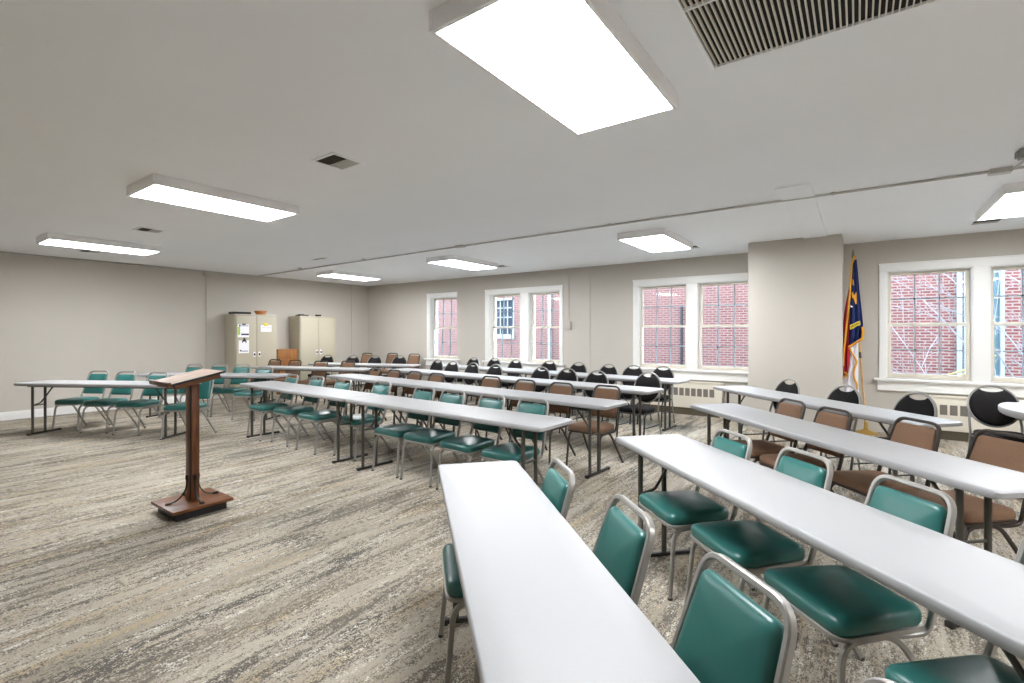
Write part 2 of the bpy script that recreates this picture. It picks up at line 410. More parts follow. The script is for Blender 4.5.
t = tube_thing('ceiling_junction_box', 'flat metal junction box on the ceiling conduit at right', 'junction box', [(.98, 5.25, ZC-.02), (1.02, 4.9, ZC-.014)], .01, M['conduit'], [(.84, .97, 5.26, 5.34, ZC-.04, ZC)])
bm = B(); box(bm, .915, .98, 4.79, 4.86, ZC-.07, ZC, .006); box(bm, .98, 1.08, 4.72, 4.9, ZC-.2, ZC, .006); box(bm, .9, .917, 4.8, 4.85, ZC-.06, ZC-.015, .003)
tag(link_mesh('ceiling_bracket', bm, M['boxmetal']), 'grey metal bracket box on the ceiling at the right edge', 'bracket')
# radiators
for nm, x0, x1, lb in (('a', -3.3, -1.8, 'cream radiator cover below the window by the pier'), ('b', .78, 2.28, 'cream radiator cover below the window right of the flag')):
    t = empty('radiator_cover', (x0, YF-.024, 0)); tag(t, lb, 'radiator cover', 'radiator covers under the windows')
    L_ = x1-x0; d = -.1
    bm = B(); box(bm, 0, L_, d, 0, .12, .56, .008); box(bm, -.01, L_+.01, d-.012, 0, .545, .57, .005); box(bm, 0, .04, d, 0, 0, .12, .003); box(bm, L_-.04, L_, d, 0, 0, .12, .003)
    link_mesh('cabinet', bm, M['rad'], t)
    bm = B(); box(bm, .04, L_-.04, d+.02, 0, 0, .12); link_mesh('toe_space', bm, M['toe'], t)
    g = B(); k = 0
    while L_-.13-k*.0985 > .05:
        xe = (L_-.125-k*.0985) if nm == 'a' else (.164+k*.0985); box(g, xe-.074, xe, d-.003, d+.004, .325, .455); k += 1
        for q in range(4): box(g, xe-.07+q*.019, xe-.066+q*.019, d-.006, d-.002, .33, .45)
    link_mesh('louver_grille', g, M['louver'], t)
# ------------------------------------------------------------------ folding tables
TZ = .715
def rrect(L, W): return [(0, 0), (L, 0), (L, W), (0, W)]
def make_table(L, loc, ang, label, group, W=.457):
    t = empty('folding_table', (loc[0], loc[1], 0), math.radians(ang)); tag(t, label, 'table', group)
    bm = B(); cushion(bm, rrect(L, W), .036, [(.012, TZ-.042), (.003, TZ-.038), (0, TZ-.03), (0, TZ-.008), (.003, TZ-.002), (.008, TZ)])
    link_mesh('table_top', bm, M['table'], t)
    bm = B()
    for y in (.1, W-.1): box(bm, .12, L-.12, y-.012, y+.012, TZ-.062, TZ-.041)
    link_mesh('rail', bm, M['tmetal'], t)
    for e in (0, 1):
        x = .22 if e == 0 else L-.22; s = 1 if e == 0 else -1
        for y in (.075, .235):
            bm = B(); sweep(bm, [(x, y, .024), (x, y, TZ-.045)], .0155, segs=10); link_mesh('leg', bm, M['tmetal'], t)
        bm = B(); sweep(bm, [(x, .02, .014), (x, W-.03, .014)], .026, .022, (0, 0, 1)); box(bm, x-.018, x+.018, .01, .035, 0, .028, .004); box(bm, x-.018, x+.018, W-.045, W-.02, 0, .028, .004)
        link_mesh('foot', bm, M['foot'], t)
        bm = B(); sweep(bm, fillet([(x, .075, .40), (x+s*.03, .155, .43), (x+s*.22, .155, TZ-.06), (x+s*.3, .155, TZ-.055)], .03, 4), .009)
        sweep(bm, [(x, .075, .40), (x, .235, .40)], .008)
        link_mesh('brace', bm, M['tmetal'], t)
    return t
def row(x0, x1, yr, ang, labels, group):
    """two tables end to end; yr = rear edge y at x=-4"""
    a = math.radians(ang); Lt = (x1-x0)/math.cos(a); n = Vector((-math.sin(a), math.cos(a)))
    for k in (0, 1):
        xs = x0+(x1-x0)*k/2; ys = yr+math.tan(a)*(xs+4)
        p = Vector((xs, ys))-n*.457
        make_table(Lt/2-.006, p, ang, labels[k], group)
G = 'white folding tables of the middle block'
nmr = ['front', 'second', 'third', 'back']
for (x0, x1, yr, ang), nm in zip(((-6.80, -1.825, 3.49, -2.4), (-6.93, -1.85, 4.77, -4.8), (-7.12, -1.92, 6.10, -5.5), (-7.1, -1.98, 7.42, -5.2)), nmr):
    row(x0, x1, yr, ang, ['white folding table, cabinet-side half of the %s middle row' % nm, 'white folding table, pier-side half of the %s middle row' % nm], G)
GD = 'white folding tables of the wing by the blank wall'
for (x, y, ang, L), nm in zip(((-9.33, 1.36, 29, 2.44), (-9.68, 2.82, 28, 2.52), (-9.84, 4.74, 20, 2.55), (-9.9, 6.03, 20, 2.55)), nmr):
    make_table(L, (x, y), ang, 'white folding table, %s row of the angled wing beside the blank wall' % nm, GD)
GB = 'white folding tables of the angled wing by the flag'
for (x, y, ang, L), lb in zip(((-1.788, 1.823, -42.4, 2.44), (-1.31, 2.99, -42.5, 2.44), (-1.32, 4.76, -45.8, 2.6), (-1.52, 6.51, -44, 2.6)),
      ('white folding table closest to the camera, pointing away from it', 'white folding table with green chairs, right of the closest table', 'white folding table with brown chairs behind it, third row of flag-side wing', 'white folding table nearest the flag with black chairs behind it')):
    make_table(L, (x, y), ang, lb, GB, .42 if L == 2.44 and x < -1.5 else .457)
# round table at the right edge
t = empty('round_table', (1.99, 6.28, 0)); tag(t, 'round white folding table cut off by the frame below the window', 'table')
bm = B(); lathe(bm, [(.88, TZ-.075), (.90, TZ-.07), (.912, TZ-.06), (.92, TZ-.045), (.92, TZ-.012), (.915, TZ-.003), (.90, TZ)], 64); link_mesh('table_top', bm, M['table'], t, 30)
for s in (-1, 1):
    for y in (-.3, .3):
        bm = B(); sweep(bm, [(s*.45, y, 0), (s*.45, y, TZ-.07)], .0155); link_mesh('leg', bm, M['tmetal'], t)
    bm = B(); sweep(bm, [(s*.45, -.3, .25), (s*.45, .3, .25)], .011); sweep(bm, [(s*.45, 0, .25), (s*.1, 0, TZ-.07)], .01); link_mesh('brace', bm, M['tmetal'], t)
# ------------------------------------------------------------------ chairs
SZ, BT = .44, .82
def chair_back_frame():
    zx = lambda z: .165+.14*(z-.40)/(BT-.40)
    pts = [(-.178, zx(.40), .40), (-.150, zx(BT-.012), BT-.012), (.150, zx(BT-.012), BT-.012), (.178, zx(.40), .40)]
    n = Vector((0, -(BT-.40), .14)).normalized()
    return fillet(pts, [0, .065, .065, 0], 7), n
def make_stack_chair(name, label, pad, frame, topgap, handle=None):
    t = empty(name, (0, 0, 0)); tag(t, label, 'chair')
    bm = B(); cushion(bm, [(-.2, -.222), (.2, -.222), (.175, .16), (-.175, .16)], .06,
                      [(.015, SZ-.062), (.004, SZ-.056), (0, SZ-.045), (0, SZ-.022), (.006, SZ-.009), (.02, SZ-.001), (.04, SZ+.004)], None, .012)
    link_mesh('seat', bm, pad, t, 60)
    bm = B(); cushion(bm, [(-.203, -.225), (.203, -.225), (.178, .163), (-.178, .163)], .062, [(.01, SZ-.074), (0, SZ-.072), (0, SZ-.058), (.004, SZ-.056)])
    link_mesh('seat_pan', bm, frame, t)
    path, n = chair_back_frame()
    bm = B(); sweep(bm, path, .019, .024, n)
    for s in (-1, 1):
        sweep(bm, fillet([(s*.178, .165, .41), (s*.177, .15, .36), (s*.17, .10, .352), (s*.155, -.1, .352)], .05, 5), .019, .019, None)
    link_mesh('back_frame', bm, frame, t)
    up = Vector((0, .14, BT-.40)).normalized(); front = Vector((0, -up.z, up.y)); o = Vector((0, .165, .40))
    mtx = Matrix(((1, 0, 0, o.x), (0, up.y, front.y, o.y), (0, up.z, front.z, o.z), (0, 0, 0, 1)))
    h0, h1 = .085, (BT-.40)*1.045-topgap
    bm = B(); cushion(bm, [(-.160, h0), (.160, h0), (.135, h1), (-.135, h1)], .028,
                      [(.012, -.012), (.002, -.010), (0, -.002), (0, .008), (.004, .016), (.014, .022), (.03, .025)], mtx, .008)
    link_mesh('backrest', bm, pad, t, 60)
    for s in (-1, 1):
        bm = B(); sweep(bm, fillet([(s*.165, .05, .358), (s*.182, -.193, .358), (s*.196, -.226, .008)], [0, .07, 0], 7), .022, .017, (1, 0, 0))
        lg = link_mesh('leg', bm, frame, t); bm = B(); lathe(bm, [(.011, 0), (.013, .004), (.013, .012), (.011, .014)], 10, s*.196, -.2265); link_mesh('glide', bm, M['rubber'], lg)
        bm = B(); sweep(bm, fillet([(s*.165, -.12, .362), (s*.170, .03, .358), (s*.198, .265, .008)], [0, .07, 0], 6), .022, .017, (1, 0, 0))
        lg = link_mesh('leg', bm, frame, t); bm = B(); lathe(bm, [(.011, 0), (.013, .004), (.013, .012), (.011, .014)], 10, s*.198, .266); link_mesh('glide', bm, M['rubber'], lg)
    bm = B(); sweep(bm, [(-.165, -.02, .352), (.165, -.02, .352)], .009); sweep(bm, [(-.165, .1, .352), (.165, .1, .352)], .009); link_mesh('crossbar', bm, frame, t)
    return t
def make_round_chair(name, label):
    T = .87
    t = empty(name, (0, 0, 0)); tag(t, label, 'chair')
    bm = B(); cushion(bm, [(-.195, -.225), (.195, -.225), (.185, .17), (-.185, .17)], .085,
                      [(.015, SZ-.055), (.004, SZ-.05), (0, SZ-.04), (0, SZ-.02), (.006, SZ-.007), (.02, SZ), (.04, SZ+.005)], None, .012)
    link_mesh('seat', bm, M['blackfab'], t, 60)
    bm = B(); cushion(bm, [(-.19, -.22), (.19, -.22), (.18, .165), (-.18, .165)], .08, [(.008, SZ-.072), (0, SZ-.07), (0, SZ-.056), (.01, SZ-.054)])
    link_mesh('seat_pan', bm, M['blackmet'], t)
    up = Vector((0, .13, .42)).normalized(); front = Vector((0, -up.z, up.y)); o = Vector((0, .175, .42))
    mtx = Matrix(((1, 0, 0, o.x), (0, up.y, front.y, o.y), (0, up.z, front.z, o.z), (0, 0, 0, 1)))
    hh = (T-.42)/up.z; cz = hh-.215; a, b = .190, .205
    ring = [mtx @ Vector((a*math.cos(q), cz+b*math.sin(q), 0)) for q in [2*PI*i/40 for i in range(40)]]
    bm = B(); sweep(bm, ring, .017, .022, front, True); link_mesh('back_frame', bm, M['ring'], t)
    # padded oval with the crescent hand hole left open below the ring's crown
    hz = cz+b-.052; out = []
    for i in range(49):
        q = PI/2+2*PI*i/48; out.append((.181*math.cos(q), cz+.196*math.sin(q)))
    hole_w = .082
    pts = [p for p in out if not (p[1] > cz+.15 and abs(p[0]) < hole_w)]
    edge = [(x, hz+.018*(abs(x)/hole_w)**2-.012) for x in (hole_w*(k/5) for k in range(5, -6, -1))]
    pts = pts + edge
    bm = B()
    def ringat(k, z): return [bm.verts.new(mtx @ Vector((x*k, cz-.01+(y-cz+.01)*k, z))) for x, y in pts]
    R_ = [ringat(.97, -.012), ringat(1, -.008), ringat(1, .008), ringat(.96, .018), ringat(.8, .024), ringat(.4, .028)]
    n = len(pts)
    for A, Q in zip(R_, R_[1:]):
        for j in range(n): bm.faces.new((A[j], A[(j+1) % n], Q[(j+1) % n], Q[j]))
    bm.faces.new(R_[0][::-1]); bm.faces.new(R_[-1])
    link_mesh('backrest', bm, M['blackfab'], t, 50)
    for s in (-1, 1):
        bm = B(); sweep(bm, fillet([(s*.184, .175+.13*.19/.42, .62-.03), (s*.19, .19, .47), (s*.185, .185, .38), (s*.19, .27, .008)], [0, .08, .1, 0], 5), .0105, segs=8)
        lg = link_mesh('leg', bm, M['ring'], t); bm = B(); lathe(bm, [(.011, 0), (.0135, .004), (.0135, .012), (.011, .014)], 10, s*.19, .271); link_mesh('glide', bm, M['rubber'], lg)
        bm = B(); sweep(bm, fillet([(s*.183, .19, .372), (s*.183, -.17, .372), (s*.19, -.215, .008)], [0, .07, 0], 6), .0105, segs=8)
        lg = link_mesh('leg', bm, M['blackmet'], t); bm = B(); lathe(bm, [(.011, 0), (.0135, .004), (.0135, .012), (.011, .014)], 10, s*.19, -.2155); link_mesh('glide', bm, M['rubber'], lg)
        bm = B(); sweep(bm, [(s*.187, -.197, .2), (s*.187, .228, .2)], .0075); link_mesh('stretcher', bm, M['blackmet'], t)
    return t
green0 = make_stack_chair('green_chair', '', M['vinyl'], M['silver'], .05)
brown0 = make_stack_chair('brown_chair', '', M['brownfab'], M['brownmet'], .042)
black0 = make_round_chair('black_chair', '')
used = set()
def chair(kind, top, face, label, group, zs=1):
    """top = floor position under the top of the backrest, face = facing direction in degrees"""
    src = {'g': green0, 'n': brown0, 'k': black0}[kind]; off = {'g': .300, 'n': .300, 'k': .312}[kind]
    c = src if kind not in used else copy_tree(src)
    used.add(kind)
    a = math.radians(face); d = Vector((math.cos(a), math.sin(a)))
    p = Vector(top)+d*off
    c.location = (p.x, p.y, 0); c.rotation_euler = (0, 0, a+PI/2); c.scale = (1, 1, zs)
    return tag(c, label, 'chair', group)
KW = {'g': 'green vinyl chair', 'n': 'brown fabric chair', 'k': 'black round-backed chair'}
def chairs(kind, tops, face, where, end, group, zs=None, jit=2.5, rear=None):
    for i, tp in enumerate(tops):
        if rear:   # keep every backrest clear of the table's rear edge
            n = Vector((-math.sin(math.radians(rear[2])), math.cos(math.radians(rear[2])))); q = Vector(tp)
            g = (q-Vector(rear[:2])).dot(n)
            if g < .075: tp = tuple(q+n*(.075-g))
        chair(kind, tp, face+random.uniform(-jit, jit), '%s, %s from %s end, %s' % (KW[kind], ORD[i], end, where), group, zs[i] if zs else 1)
chairs('g', [(-1.056, 1.86), (-.618, 1.566), (-.22, 1.285), (.125, .951)], 227.6, 'table closest to the camera', 'far', 'green chairs at the closest table', rear=(-1.492, 2.147, -42.4))
chairs('g', [(-.61, 3.03), (-.204, 2.752), (.176, 2.432), (.513, 1.985)], 227.5, 'table right of the closest one', 'far', 'green chairs in the flag-side wing', rear=(-1.001, 3.327, -42.5))
chairs('n', [(-.458, 4.83), (-.14, 4.46), (.33, 4.22), (.704, 3.96)], 224.5, 'middle table of flag-side wing', 'pier', 'brown chairs in the flag-side wing', rear=(-0.992, 5.079, -45.8))
chairs('k', [(-.68, 6.34), (-.087, 5.944), (.445, 5.6)], 226, 'table nearest the flag', 'pier', 'black chairs in the flag-side wing', rear=(-1.203, 6.839, -44.0))
chair('k', (1.09, 6.77), -84, 'round-backed black banquet chair behind the round table', None)
chairs('g', [(-6.41, 3.69), (-5.87, 3.73), (-5.25, 3.70), (-4.63, 3.80), (-3.77, 3.66), (-3.34, 3.64), (-2.81, 3.61), (-2.33, 3.58)], 267.6, 'front middle table row', 'cabinet', 'green chairs in the front middle row', rear=(-4.000, 3.490, -2.4))
chairs('n', [(-6.39, 5.1), (-5.92, 5.09), (-5.43, 5.07), (-4.92, 5.02), (-3.98, 5.08), (-3.35, 4.97), (-2.81, 4.92), (-2.25, 4.95)], 265.2, 'second middle table row', 'cabinet', 'brown chairs in the second middle row', rear=(-4.000, 4.770, -4.8))
chairs('k', [(-6.74, 6.9), (-6.11, 6.65), (-5.55, 6.57), (-4.96, 6.46), (-3.99, 6.37), (-3.53, 6.37), (-2.98, 6.24), (-2.28, 6.35)], 264.5, 'third middle table row', 'cabinet', 'black chairs in the third middle row', None, 5, rear=(-4.000, 6.100, -5.5))
chairs('k', [(-6.74, 8.0), (-6.21, 8.05), (-5.5, 7.82), (-4.78, 7.9), (-4.07, 7.74), (-3.42, 7.6), (-2.97, 7.56), (-2.5, 7.6)], 264.8, 'back middle table row', 'cabinet', 'black chairs in the back middle row', None, 4, rear=(-4.000, 7.420, -5.2))
chairs('g', [(-9.41, 2.31), (-8.90, 2.51), (-8.35, 2.73), (-7.48, 2.97)], 299, 'front row by the blank wall', 'wall', 'green chairs in the front wing row', rear=(-9.552, 1.760, 29.0))
chairs('g', [(-9.42, 3.62), (-9.2, 3.93), (-8.8, 4.13), (-8.21, 4.22)], 298, 'second row by the blank wall', 'wall', 'green chairs in the second wing row', [1.03, 1.03, 1.03, 1], rear=(-9.895, 3.224, 28.0))
chairs('n', [(-10.29, 5.52), (-9.72, 5.65), (-9.0, 5.79), (-8.55, 6.12)], 290, 'third row before the cabinets', 'wall', 'brown chairs in the third wing row', rear=(-9.996, 5.169, 20.0))
chairs('k', [(-10.32, 6.82), (-9.57, 6.99), (-9.15, 7.29), (-8.68, 7.62)], 290, 'back row before the cabinets', 'wall', 'black chairs in the back wing row', rear=(-10.056, 6.459, 20.0))
chairs('n', [(-10.26, 7.92), (-9.73, 8.3), (-8.96, 8.33)], 285, 'loose line in far corner', 'cabinet', 'brown chairs standing in the far corner', [1.07]*3)
# ------------------------------------------------------------------ lectern
t = empty('lectern', (-4.265, 1.62, 0)); tag(t, 'wooden post lectern with sloped desk standing alone on the carpet', 'lectern')
bm = B(); box(bm, -.18, .18, -.175, .175, 0, .062, .004); link_mesh('plinth', bm, M['blackpaint'], t)
bm = B(); box(bm, -.215, .215, -.21, .21, .062, .086, .005); link_mesh('base_board', bm, M['wood'], t)
bm = B()
box(bm, -.028, .028, -.028, .028, .086, 1.03)
link_mesh('post_core', bm, M['blackpaint'], t)
for k, (x0, x1, y0, y1) in enumerate(((-.034, .02, -.036, -.026), (.026, .036, -.02, .034), (-.02, .034, .026, .036), (-.036, -.026, -.034, .02))):
    bm = B(); box(bm, x0, x1, y0, y1, .086, 1.03, .002); link_mesh('post_board', bm, M['postwood'], t)
for ang in (0, 90, 180, 270):
    bm = B(); a = math.radians(ang); R2 = Matrix.Rotation(a, 4, 'Z')
    pts = [(.04, 0, .27), (.04, 0, .21), (.05, 0, .17), (.078, 0, .125), (.115, 0, .1), (.165, 0, .092)]
    sweep(bm, [R2 @ Vector(p) for p in fillet(pts, .02, 3)], .008, .013, R2 @ Vector((0, 1, 0)))
    b2 = B(); box(b2, .145, .185, -.012, .012, .086, .1, .004); box(b2, (.034), .048, -.012, .012, .245, .285, .003)
    bmesh.ops.transform(b2, matrix=R2, verts=b2.verts); me = bpy.data.meshes.new('x'); b2.to_mesh(me); b2.free(); bm.from_mesh(me); bpy.data.meshes.remove(me)
    link_mesh('iron_brace', bm, M['iron'], t)
sl = math.atan2(.075, .36)
Rm = Matrix.Translation((0, -.03, 1.045)) @ Matrix.Rotation(sl, 4, 'X')
def slanted(name, m, *boxes):
    bm = B()
    for b_ in boxes: box(bm, *b_)
    bmesh.ops.transform(bm, matrix=Rm, verts=bm.verts); return link_mesh(name, bm, m, t)
slanted('desk_box', M['wood'], (-.175, .175, -.16, .16, -.035, .0, .003))
slanted('desk_board', M['deskwood'], (-.196, .196, -.185, .185, .0, .016, .004))
slanted('book_ledge', M['wood'], (-.199, .199, -.2, -.183, -.006, .03, .006))
slanted('desk_edge', M['blackpaint'], (.1965, .2, -.183, .186, -.001, .015, .001), (-.198, .198, .1855, .189, -.001, .015, .001))
# ------------------------------------------------------------------ cabinets and what stands on them
def cabinet(y0, y1, lb):
    x0, x1, zt = -11.0, -10.545, 1.79
    t = empty('storage_cabinet', ((x0+x1)/2, (y0+y1)/2, 0)); tag(t, lb, 'cabinet', 'putty metal storage cabinets'); ox, oy = t.location[:2]
    bm = B(); box(bm, x0-ox, x1-.004-ox, y0-oy, y1-oy, 0, zt, .006); link_mesh('body', bm, M['cab'], t)
    ym = (y0+y1)/2
    for (a, b, s) in ((y0+.022, ym-.003, 1), (ym+.003, y1-.022, -1)):
        bm = B(); box(bm, x1-.012-ox, x1+.012-ox, a-oy, b-oy, .09, zt-.03, .004); d = link_mesh('door', bm, M['cab'], t)
        hy = (b-.05) if s == 1 else (a+.05)
        bm = B(); box(bm, x1+.011-ox, x1+.02-ox, hy-.024-oy, hy+.024-oy, .88, .985, .006); h = link_mesh('handle', bm, M['paper'], d)
        bm = B(); box(bm, x1+.018-ox, x1+.036-ox, hy-.013-oy, hy+.013-oy, .905, .955, .005); link_mesh('latch', bm, M['blackpaint'], h)
    bm = B(); box(bm, x1-.0045-ox, x1-.0035-ox, y0+.018-oy, y1-.018-oy, .085, zt-.025); link_mesh('door_gap', bm, M['seam'], t)
    return t
cabinet(4.79, 5.68, 'putty metal cabinet with notices stuck to its doors')
cabinet(6.23, 7.18, 'plain putty metal cabinet beside the wooden cabinet, no notices')
def flat(name, lb, cat, y0, y1, z0, z1, m, marks=(), th=.004):
    x = -10.532; bm = B(); box(bm, x, x+th, y0, y1, z0, z1); o = link_mesh(name, bm, m); tag(o, lb, cat)
    for nm, a, b, c, d, mm in marks:
        bm = B(); box(bm, x+th-.0005, x+th+.0012, y0+(y1-y0)*a, y0+(y1-y0)*b, z0+(z1-z0)*c, z0+(z1-z0)*d); link_mesh(nm, bm, mm, o)
    return o
flat('notice', 'upper notice with lime stripe on the cabinet door', 'notice', 4.84, 5.07, 1.30, 1.575, M['paper'],
     [('lime_stripe', .02, .2, .18, .8, M['lime']), ('dark_heading', .12, .24, .82, .96, M['ink']), ('dark_print', .3, .98, .16, .28, M['ink']), ('grey_print', .3, .95, .84, .92, M['inkgrey'])])
flat('notice', 'lower white notice held by a black clip on the cabinet door', 'notice', 4.86, 5.07, .965, 1.235, M['paper'],
     [('dark_print', .1, .25, .14, .26, M['ink']), ('grey_print', .25, .9, .1, .2, M['inkgrey'])])
bm = B(); box(bm, -10.528, -10.515, 4.935, 5.005, 1.21, 1.25, .004); box(bm, -10.528, -10.512, 4.955, 4.985, 1.245, 1.285, .004); box(bm, -10.528, -10.518, 4.925, 4.945, 1.185, 1.22, .003); box(bm, -10.528, -10.518, 4.995, 5.015, 1.185, 1.22, .003)
tag(link_mesh('magnet_clip', bm, M['blackpaint']), 'black magnetic clip holding the lower notice', 'clip')
bm = B(); box(bm, -10.53, -10.518, 4.93, 5.0, 1.56, 1.585, .004); tag(link_mesh('magnet_clip', bm, M['ink']), 'dark clip at the top of the upper notice', 'clip')
flat('notice', 'white landscape paper under a yellow magnet on the cabinet door', 'notice', 5.32, 5.555, 1.415, 1.565, M['paper'], [('grey_print', .1, .9, .55, .62, M['inkgrey'])])
bm = B(); box(bm, -10.53, -10.516, 5.385, 5.48, 1.545, 1.6, .005); box(bm, -10.5162, -10.5145, 5.415, 5.45, 1.56, 1.585, .0); tag(link_mesh('magnet', bm, M['yellow']), 'yellow magnet holding the landscape paper', 'magnet')
def onbox(name, lb, cat, x0, x1, y0, y1, h, m, extra=()):
    bm = B(); box(bm, x0, x1, y0, y1, 1.79, 1.79+h, .006)
    for e in extra: box(bm, *e)
    return tag(link_mesh(name, bm, m), lb, cat)
onbox('media_player', 'flat black box on top of the noticed cabinet', 'media player', -10.9, -10.62, 4.82, 5.16, .05, M['blackpaint'], [(-10.622, -10.615, 4.86, 4.95, 1.80, 1.825, .002), (-10.622, -10.615, 5.05, 5.13, 1.80, 1.83, .002)])
bm = B(); lathe(bm, [(.07, 1.79), (.085, 1.795), (.105, 1.83), (.125, 1.87), (.128, 1.876), (.12, 1.874), (.098, 1.83), (.075, 1.80)], 28, -10.72, 5.41)
bk = tag(link_mesh('wicker_bowl', bm, M['wicker']), 'small orange wicker bowl on the noticed cabinet', 'bowl')
onbox('folded_folder', 'flat black case on the plain cabinet, towards the wooden cabinet', 'case', -10.86, -10.64, 6.30, 6.51, .03, M['blackpaint'], [(-10.8, -10.68, 6.33, 6.42, 1.818, 1.832, .003)])
onbox('small_speaker', 'small black block near the middle of the plain cabinet top', 'speaker', -10.74, -10.64, 6.74, 6.84, .045, M['blackpaint'], [(-10.642, -10.636, 6.76, 6.82, 1.8, 1.828, .002)])
t = empty('wooden_cabinet', (-10.8, 5.97, 0)); tag(t, 'small oak cabinet standing between the two putty cabinets', 'cabinet')
bm = B(); box(bm, -.2, .2, -.235, .235, 0, .985, .004); link_mesh('body', bm, M['oak'], t)
bm = B(); box(bm, -.205, .21, -.24, .24, .985, 1.015, .005); link_mesh('top', bm, M['oak'], t)
for z0, z1 in ((.06, .5), (.52, .78), (.8, .965)):
    bm = B(); box(bm, .199, .208, -.215, .215, z0, z1, .004); link_mesh('drawer', bm, M['oak'], t)
# ------------------------------------------------------------------ flag
def U(u, v): return (-.07+(u-852)*.0121, 1.4-(v-332.5)*.01388)
t = empty('flag', (.09, 8.3, 0)); tag(t, 'blue, red and white gold-fringed flag hanging from a floor pole', 'flag')
O = Vector(t.location)
def pt(x, y, z): return Vector((x, y, z))-O
bm = B(); lathe(bm, [(.14, 0), (.14, .012), (.12, .025), (.06, .04), (.03, .06), (.024, .1), (.02, .16)], 32); link_mesh('base', bm, M['brass'], t)
top = pt(-.055, 8.24, 2.40)
def tube(name, pts, r, m, segs=10):
    bm = B(); sweep(bm, pts, r, segs=segs); return link_mesh(name, bm, m, t)
d_ = top.normalized()
tube('pole', [Vector((0, 0, .05)), top], .0135, M['polewood'])
tube('pole_joint', [top*.435, top*.47], .0155, M['toe'])
bm = B(); lathe(bm, [(.004, 0), (.016, .01), (.01, .03), (.02, .05), (.017, .09), (.002, .17)], 16); bmesh.ops.transform(bm, matrix=Matrix.Translation(top), verts=bm.verts); link_mesh('finial', bm, M['pewter'], t)
def drape(name, rows, m, y0, amp=.018, folds=2.5, ph=0, n=20, parent=None):
    bm = B(); g = []
    for k, (ul, ur, vl, vr) in enumerate(rows):
        r = []
        for j in range(n+1):
            f = j/n; x, z = U(ul+(ur-ul)*f, vl+(vr-vl)*f)
            a = amp*min(1, .3+k/len(rows))
            r.append(bm.verts.new(pt(x, y0+a*math.sin(folds*2*PI*f+ph+k*.15), z)))
        g.append(r)
    for A, Q in zip(g, g[1:]):
        for j in range(n): bm.faces.new((A[j], A[j+1], Q[j+1], Q[j]))
    o = link_mesh(name, bm, m, parent or t, 80)
    s = o.modifiers.new('thick', 'SOLIDIFY'); s.thickness = .004; s.offset = 0
    return o
wf = drape('white_field', [(851, 858, 330, 330), (849, 858, 350, 350), (848, 858, 365, 365), (845, 858, 380, 380), (843, 858.5, 392, 392), (843, 858.5, 404, 402)], M['flagwhite'], 8.225, .022, 2, .6)
rf = drape('red_field', [(850, 852, 285, 285), (847.5, 851, 298, 298), (845, 850.5, 312, 312), (843.5, 850, 326, 326), (842.6, 850, 350, 348), (842.2, 849.6, 368, 364), (842, 848, 380, 374)], M['flagred'], 8.195, .02, 2.2, 0)
bf = drape('blue_canton', [(853.5, 856.5, 260, 260), (852, 857.6, 272, 272), (851, 859, 290, 290), (850.3, 860.8, 308, 308), (849.8, 862.4, 325, 324), (849.3, 862.2, 340, 331), (849, 861.6, 346, 337)], M['flagblue'], 8.165, .022, 2.4, .4)
def ribbon(name, uv, y, r, m, parent):
    bm = B(); pts = [pt(U(u, v)[0], y, U(u, v)[1]) for u, v in uv]
    sweep(bm, fillet(pts, .02, 3), r, segs=7); o = link_mesh(name, bm, m, parent); return o
ribbon('fringe', [(854, 259), (852, 264), (851.4, 275), (850.2, 295), (848.6, 312), (847, 328), (845.6, 342), (844.4, 352), (844, 366)], 8.145, .012, M['fringe'], rf)
ribbon('fringe', [(842.6, 380.5), (844.5, 377.5), (848, 375), (845, 372)], 8.165, .012, M['fringe'], rf)
ribbon('fringe', [(849, 347), (852, 345), (856, 342.5), (860, 340), (861.8, 338)], 8.14, .013, M['fringe'], bf)
ribbon('fringe', [(861.9, 327), (862.6, 332), (862, 336), (861.8, 340)], 8.14, .016, M['fringe'], bf)
ribbon('fringe', [(849.6, 348), (852, 353), (855, 358), (857, 362), (855, 367), (853.4, 373), (854.5, 379), (857, 384), (857, 390), (856.4, 396)], 8.195, .012, M['fringe'], wf)
tube('tie_cord', [pt(*((U(853.5, 259)[0], 8.2, U(853.5, 259)[1]))), pt(U(855, 256)[0], 8.22, U(855, 256)[1])], .014, M['fringe'])
def patch(name, uv, y, m, parent):
    bm = B(); f = [bm.verts.new(pt(U(u, v)[0], y, U(u, v)[1])) for u, v in uv]; b_ = [bm.verts.new(pt(U(u, v)[0], y+.006, U(u, v)[1])) for u, v in uv]
    n = len(uv); bm.faces.new(f); bm.faces.new(b_[::-1])
    for j in range(n): bm.faces.new((f[j], f[(j+1) % n], b_[(j+1) % n], b_[j]))
    return link_mesh(name, bm, m, parent)
patch('gold_scroll', [(852.5, 279), (853.8, 281), (854.2, 286), (852.6, 285)], 8.139, M['fringe'], bf)
patch('gold_emblem', [(851.8, 293), (853.2, 292), (854, 296), (856.3, 292), (856.6, 299), (856.8, 304), (855.2, 304.5), (854, 299), (852.4, 298)], 8.138, M['fringe'], bf)
patch('white_star', [(850.8, 304.8), (851.6, 306), (853.2, 306.6), (852.6, 307.6), (850.8, 307.4)], 8.138, M['flagwhite'], bf)
sc = patch('gold_banner', [(850.3, 325), (853, 324), (857, 321.8), (859.6, 321), (860, 325), (857, 326), (853.5, 328.4), (850.4, 329.8)], 8.137, M['yellow'], bf)
for k in range(7):
    u0 = 851.2+k*1.22; v0 = 326.9-k*.62
    patch('banner_letter', [(u0, v0-1.2), (u0+.62, v0-1.5), (u0+.62, v0+.9), (u0, v0+1.2)], 8.1345, M['brownmet'], sc)
